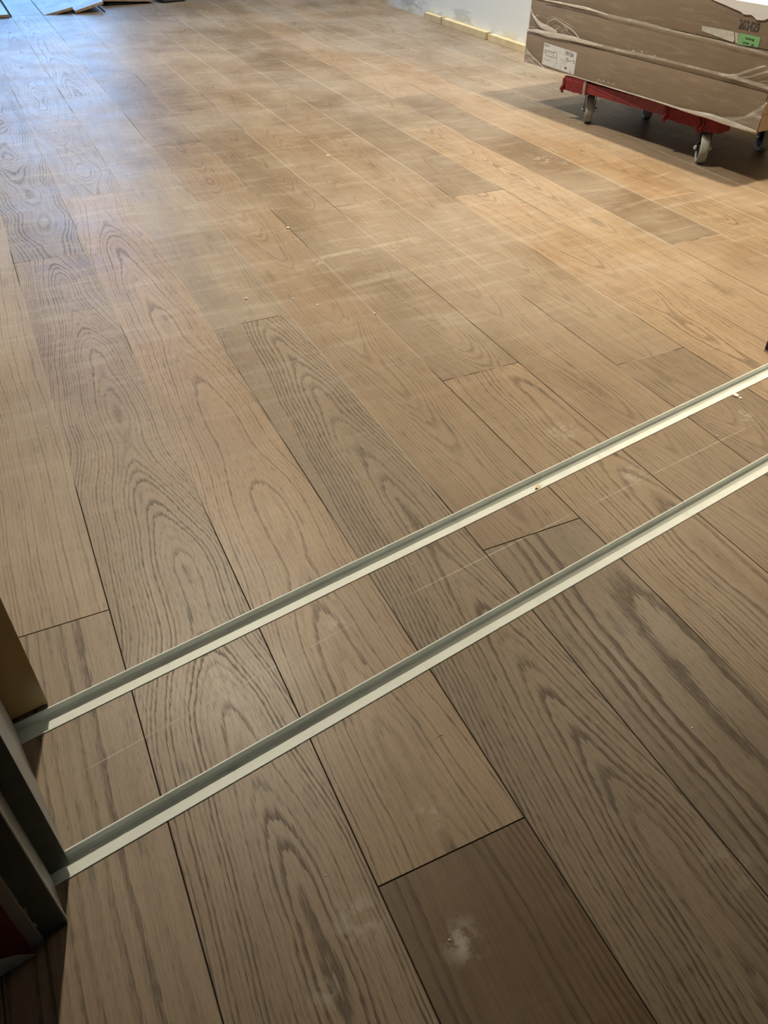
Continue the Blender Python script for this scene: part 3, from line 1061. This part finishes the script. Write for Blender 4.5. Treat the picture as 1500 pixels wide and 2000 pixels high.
# number, sticker, tape on the topmost carton
face_text('carton_number', '203429', (1445.5, 37.5), (1485.5, 45.5), (1442.0, 55.5), M['ink'], cart[2], 2, 0.0005)
stk = face_poly('green_sticker', [(1444, 64), (1486, 73), (1481, 92.5), (1440, 86.5)], 0.0002, 0.0005, M['green'], cart[2], 2)
for seg in (((1456.5, 73), (1462, 74.3), (1461.5, 78), (1456, 77)), ((1462.6, 74.5), (1468, 75.6), (1467.6, 79), (1462.2, 78)), ((1468.6, 76), (1474, 77), (1472.5, 82), (1468.2, 79.5)),
            ((1452, 81), (1456, 81.6), (1455, 86), (1451, 85.5)), ((1456.6, 82.4), (1464, 84), (1463.4, 87.2), (1456.2, 86.2)), ((1468, 86), (1473, 86.6), (1472, 90.5), (1467, 90))):
    face_poly('sticker_print', seg, 0.0008, 0.0002, M['greenink'], stk, 2)
face_poly('pale_tape', [(1371.5, 50), (1434, 62), (1435, 78), (1432, 83), (1371, 60)], 0.0003, 0.0006, M['pouch'], cart[2], 2)
face_poly('tape_tab', [(1435.5, 63), (1443, 64.5), (1440, 85), (1437, 84)], 0.0003, 0.0006, M['pouch'], cart[2], 2)

# torn white sheet lying over the top carton and folded down its front
torn = [(1385, -6), (1397, 1), (1412, 7), (1430, 15), (1442, 20), (1450, 24), (1452, 27), (1459, 28.5), (1469, 29), (1474, 33), (1479, 38.5), (1488, 39.5), (1496, 39.0), (1500, 36), (1508, 39), (1520, 44), (1530, 40)]
uv = [face_px(*p) for p in torn]
zt = CZ[3] + .0015
e = empty('torn_sheet', (BO.x, BO.y, 0), BA, label='torn white paper sheet lying over the topmost carton', cat='paper')
V = []; Fc = []; fm = []
for u, z in uv:
    V += [(u, -.0032, min(z, zt - .001)), (u, -.0036, zt - .001), (u, .002, zt + .0012), (u + .01, .42, zt + .002)]
nseg = len(uv)
for i in range(nseg - 1):
    a = i * 4
    for k_ in range(3):
        Fc.append([a + k_, a + 4 + k_, a + 5 + k_, a + 1 + k_])
so = mesh_obj('sheet', V, Fc, M['paper'], e)
sm = so.modifiers.new('thickness', 'SOLIDIFY'); sm.thickness = 0.0006; sm.offset = 0

# stretch film round the cartons
film = empty('stretch_wrap', (BO.x, BO.y, 0), BA, label='clear plastic stretch wrap with white folds around the cartons', cat='plastic wrap')
g = 0.0045
x0, x1, y0, y1, z0, z1 = -g, BLEN + .012 + g, -g, BDEP + g, CZ[0] + .004, CZ[3] - .02
V = []; Fc = []
loop = [(x0 + .01, y0), (x1 - .012, y0), (x1, y0 + .012), (x1, y1), (x0, y1), (x0, y0 + .01)]
zs = [z0 + (z1 - z0) * i / 6 for i in range(7)]
for z in zs:
    for p in loop: V.append((p[0], p[1], z))
nl = len(loop)
for i in range(6):
    for k_ in range(nl):
        j = (k_ + 1) % nl
        Fc.append([i * nl + k_, i * nl + j, (i + 1) * nl + j, (i + 1) * nl + k_])
mesh_obj('film_sheet', V, Fc, M['film'], film, smooth=False)


def fold(pts, rads, squash=0.35, name='fold', mat='fold', off=0.0065, sub=5):
    """flattened gather of film on the front face; pts as photo pixels"""
    uvp = [face_px(*p) for p in pts]
    P3 = [Vector((u, -off, z)) for u, z in uvp]
    # Catmull-Rom subdivision
    out, rads2 = [], []
    n = len(P3)
    for i in range(n - 1):
        p0, p1, p2, p3 = P3[max(i - 1, 0)], P3[i], P3[i + 1], P3[min(i + 2, n - 1)]
        for k_ in range(sub):
            t = k_ / sub
            out.append(0.5 * ((2 * p1) + (p2 - p0) * t + (2 * p0 - 5 * p1 + 4 * p2 - p3) * t * t + (3 * p1 - p0 - 3 * p2 + p3) * t ** 3))
            rads2.append(rads[i] * (1 - t) + rads[i + 1] * t)
    out.append(P3[-1]); rads2.append(rads[-1])
    bb = MB()
    bb.tube(out, rads2, 8, flat=((0, 1, 0), squash))
    return bb.build(name, M[mat], film, smooth=True)


# gather between the lowest and the middle carton
fold([(1030, 58), (1048, 60), (1075, 67), (1110, 73), (1150, 83), (1180, 90)], [.002, .006, .0095, .009, .0060, .003])
fold([(1140, 80), (1180, 90), (1260, 108), (1320, 122), (1380, 137), (1440, 152), (1500, 170), (1530, 178)], [.002, .0050, .0045, .004, .004, .005, .006, .006], mat='drape')
# gather between the middle and topmost carton
fold([(1066, 0), (1100, 6), (1127, 12), (1150, 17), (1190, 29)], [.002, .003, .004, .0045, .002])
fold([(1140, 14), (1200, 32), (1260, 45), (1320, 61), (1380, 74), (1440, 89), (1500, 105), (1525, 112)], [.002, .0040, .0036, .0033, .0032, .0032, .004, .004], mat='drape')
# swoosh at the far corner
fold([(1039, 14), (1042, 26), (1049, 38), (1058, 48), (1072, 55), (1090, 63)], [.001, .003, .006, .009, .010, .004])
for pts, r in (([(1071, 46), (1077, 40), (1086, 37), (1096, 42), (1106, 49), (1118, 57), (1127, 66), (1134, 75)], .0013), ([(1104, 47), (1112, 53), (1122, 60), (1130, 70), (1134, 76)], .0019), ([(1070, 38), (1080, 33), (1094, 36), (1108, 44), (1122, 54)], .0007),
               ([(1086, 60), (1092, 55), (1096, 50)], .0012), ([(1098, 62), (1103, 58)], .0010), ([(1048, 32), (1056, 28)], .0011), ([(1033, 55), (1039, 52), (1047, 54)], .0012), ([(1104, 50), (1108, 56), (1111, 60)], .0015)):
    fold(pts, [r * .6] + [r] * (len(pts) - 2) + [r * .6], 0.5)
# skirt along the bottom edge
fold([(1027, 87), (1032, 98), (1040, 108), (1050, 117), (1058, 126), (1070, 135), (1090, 141), (1120, 148), (1160, 160), (1220, 178), (1280, 196), (1330, 212)], [.0008, .0016, .002, .0022, .0022, .0020, .0018, .0018, .0018, .0022, .0026, .0034])
fold([(1330, 212), (1360, 220), (1390, 227), (1415, 236), (1440, 244), (1462, 251), (1480, 257)], [.0034, .0062, .0085, .0085, .007, .005, .002])
fold([(1018, 121), (1026, 118), (1034, 118)], [.0005, .0014, .001])
fold([(1034, 114), (1042, 122), (1052, 128), (1060, 133)], [.001, .003, .004, .002], mat='drape')
fold([(1500, 200), (1492, 211), (1480, 219), (1462, 227), (1440, 233), (1410, 236), (1385, 228)], [.004, .003, .002, .0018, .002, .003, .003], mat='drape')
for pts, r in (([(1500, 128), (1470, 136), (1440, 146), (1410, 148)], .004), ([(1530, 140), (1500, 140), (1465, 150), (1430, 152)], .003), ([(1500, 158), (1488, 159), (1478, 162)], .0012), ([(1440, 150), (1460, 158), (1490, 164)], .004)):
    fold(pts, [r * .5] + [r] * (len(pts) - 2) + [r * .5], 0.4, mat='drape')
for p in ((1255, 100), (1280, 108), (1238, 98)):
    fold([p, (p[0] + 2, p[1] + 1), (p[0] + 3, p[1] + 2)], [.0008, .0018, .0008], 0.5, name='wrinkle')
for p in ((1180, 160), (1190, 163), (1200, 166), (1172, 158)):
    fold([(p[0] - 4, p[1] + 2), (p[0], p[1] - 3), (p[0] + 4, p[1] + 2)], [.001, .002, .001], 0.4, name='wrinkle', mat='drape')
# webs of film hanging across the lower corners
for tri in ([(1500, 200), (1480, 257), (1385, 228), (1440, 233), (1480, 219)], [(1025, 86), (1022, 118), (1060, 133), (1050, 117), (1034, 100)]):
    uvp = [face_px(*p) for p in tri]
    cu_, cz_ = sum(u for u, z in uvp) / len(uvp), sum(z for u, z in uvp) / len(uvp)
    V = [(cu_, -.0072, cz_)] + [(u, -.0056, z) for u, z in uvp]
    Fc = [[0, i + 1, (i + 1) % len(uvp) + 1] for i in range(len(uvp))]
    wo = mesh_obj('film_web', V, Fc, M['drape'], film)

# ------------------------------------------------------------------ loose boards and things at the far end
def loose_board(name, x0, x1, y0, y1, corner_z, lab, thick=0.015, mat='board', grp=None, tone=1.0):
    """corner_z: underside heights near-left, near-right, far-right, far-left"""
    loc = ((x0 + x1) / 2, (y0 + y1) / 2, 0)
    V = []
    for (x, y), z in zip(((x0, y0), (x1, y0), (x1, y1), (x0, y1)), corner_z):
        V.append((x - loc[0], y - loc[1], z))
    V += [(v[0], v[1], v[2] + thick) for v in V]
    Fc = [[0, 3, 2, 1], [4, 5, 6, 7], [0, 1, 5, 4], [1, 2, 6, 5], [2, 3, 7, 6], [3, 0, 4, 7]]
    fm = [1, 0, 1, 1, 1, 1]
    o = mesh_obj(name, V, Fc, [M[mat], M['core']], None, fm=fm, loc=loc, label=lab, cat='plank', group=grp)
    for kk, vv in dict(DEF, seed=x0 * 9, con=0.4, tone=tone).items(): o['g_' + kk] = float(vv)
    return o


SF = -0.0150
loose_board('loose_plank', 0.150, 0.336, 6.275, 7.90, (0.002, 0.002, SF, SF), 'loose oak plank with its end propped up beside the flush plank row')
loose_board('loose_plank', 0.356, 0.541, 6.334, 8.10, (SF, SF, SF, SF), 'loose oak plank lying flush between two propped planks')
loose_board('loose_plank', 0.546, 0.734, 6.290, 8.00, (SF, 0.020, 0.005, SF), 'loose oak plank tilted up along one edge next to the flush plank')
loose_board('loose_plank', 0.741, 0.930, 6.262, 8.05, (0.002, 0.046, 0.03, 0.01), 'loose oak plank tilted highest, resting on another plank end')
loose_board('loose_plank', 0.748, 0.935, 6.256, 7.40, (SF, SF, SF, SF), 'oak plank end lying underneath the highest tilted plank')
loose_board('dark_board', 0.955, 1.30, 6.50, 7.3, (0.030, 0.012, 0.012, 0.03), 'dark reddish board lying behind the tilted oak planks', 0.022, 'darkboard')
b = MB(); b.box(-.11, .13, -.012, .012, 0.0004, 0.0115, .001)
b.build('black_bar', M['blackplastic'], loc=(1.10, 6.545, 0), rz=0.10, label='black bar under the front of the dark reddish board', cat='bar')
b = MB(); b.box(-.10, .10, -.09, .09, 0.0005, 0.16, .03)
b.build('canvas_bag', M['greybag'], loc=(1.44, 6.58, 0), rz=0.2, smooth=True, label='dark grey canvas bag beside the dark reddish board', cat='bag')
tb = empty('tool_case', (2.63, 6.28, 0), 0.1, label='black tool case on the floor by the white wall', cat='case')
b = MB(); b.box(-.10, .10, -.09, .12, 0.012, 0.20, .012); b.build('body', M['blackplastic'], tb)
for fx in (-.08, .08):
    b = MB(); b.box(fx - .015, fx + .015, -.08, .10, 0.0005, 0.012, .002); b.build('foot', M['blackplastic'], tb)

# ------------------------------------------------------------------ crumbs, chip and flakes
def crumb(px, r, seed, lab, mat='crumb', z=0.0, squash=0.5, grp='plaster crumbs on the boards'):
    rr = random.Random(seed)
    p = at(*px)
    bm_ = bmesh.new()
    bmesh.ops.create_icosphere(bm_, subdivisions=1, radius=r)
    for v in bm_.verts:
        v.co = Vector((v.co.x * rr.uniform(.7, 1.3), v.co.y * rr.uniform(.7, 1.3), v.co.z * squash * rr.uniform(.7, 1.2)))
    lo_ = min(v.co.z for v in bm_.verts)
    me = bpy.data.meshes.new('plaster_crumb'); bm_.to_mesh(me); bm_.free()
    me.materials.append(M[mat])
    o = bpy.data.objects.new('plaster_crumb', me)
    o.location = (p.x, p.y, z - lo_ + .0001)
    link(o)
    return setp(o, lab, 'crumb', grp)


SHARED = 'tiny pale plaster crumb lying on the oak boards'
for i, (px, r) in enumerate((((481, 584), .0035), ((573, 584), .003), ((621, 597), .003), ((92, 834), .0018), ((563, 446), .005), ((83, 1442), .0012), ((796, 1217), .0012), ((805, 1101), .001), ((732, 613), .003), ((1166, 1412), .0012), ((1352, 1422), .0014), ((878, 1836), .0012), ((636, 1710), .001), ((1400, 852), .002), ((640, 305), .005))):
    crumb(px, r, 50 + i, SHARED)
# paint flake near the far track
crumb((1437, 773), .0075, 90, 'largest white plaster flake, between the two tracks', squash=0.25)
crumb((1446, 778), .004, 91, 'small white plaster flake beside the largest flake', squash=0.25)
# wood chip lying in the far track
e = empty('wood_chip', ts(0.862, 0.7290, -0.0119), TH + 0.5, label='small pale wood chip lying in the far track', cat='wood chip')
b = MB(); b.box(-.006, .006, -.0035, .0035, 0.0003, .0035, .0006); b.build('chip', M['chip'], e)
b = MB(); b.box(-.0062, -.0052, -.0036, .0036, 0.0003, .0042); b.build('bark_edge', M['darkboard'], e)
# curled shaving near the near track
p = at(860, 1441)
b = MB()
pts = [Vector((.0052 * math.cos(a * .42) * (1 + .06 * a), .0036 * math.sin(a * .42), .0007 + .0003 * math.sin(a))) for a in range(9)]
b.tube(pts, .00035, 5)
b.build('wood_shaving', M['chip'], loc=(p.x, p.y, 0), label='thin curled wood shaving on the plank by the near track', cat='shaving')

# ------------------------------------------------------------------ ceiling lamps
lamp_labels = ['round recessed ceiling lamp over the middle of the bare floor', 'round recessed ceiling lamp over the wrapped cartons', 'round recessed ceiling lamp near the loose planks', 'added ceiling lamp brightening the white wall over the pine battens']
for (x, y, w, cone, bl, colr), lb in zip(LAMPS, lamp_labels):
    if w <= 0: continue
    e = empty('ceiling_lamp', (x, y, CEIL), label=lb, cat='lamp', group='recessed ceiling lamps')
    b = MB(); b.lathe([(.062, -.002), (.066, -.007), (.085, -.005), (.090, -.0005), (.062, -.0005), (.062, -.002)], (0, 0, 0), (0, 0, 1), 32)
    b.build('trim_ring', M['trimring'], e, smooth=True)
    b = MB(); b.lathe([(0, -.003), (.061, -.003), (.061, -.0008), (0, -.0008)], (0, 0, 0), (0, 0, 1), 32)
    b.build('diffuser', lamp_mat(colr), e)
    ld = bpy.data.lights.new('lamp_light', 'SPOT')
    ld.energy = w; ld.color = colr; ld.spot_size = math.radians(cone); ld.spot_blend = bl; ld.shadow_soft_size = 0.06
    lo = bpy.data.objects.new('lamp_light', ld)
    lo.location = (0, 0, -0.075)
    link(lo, e)
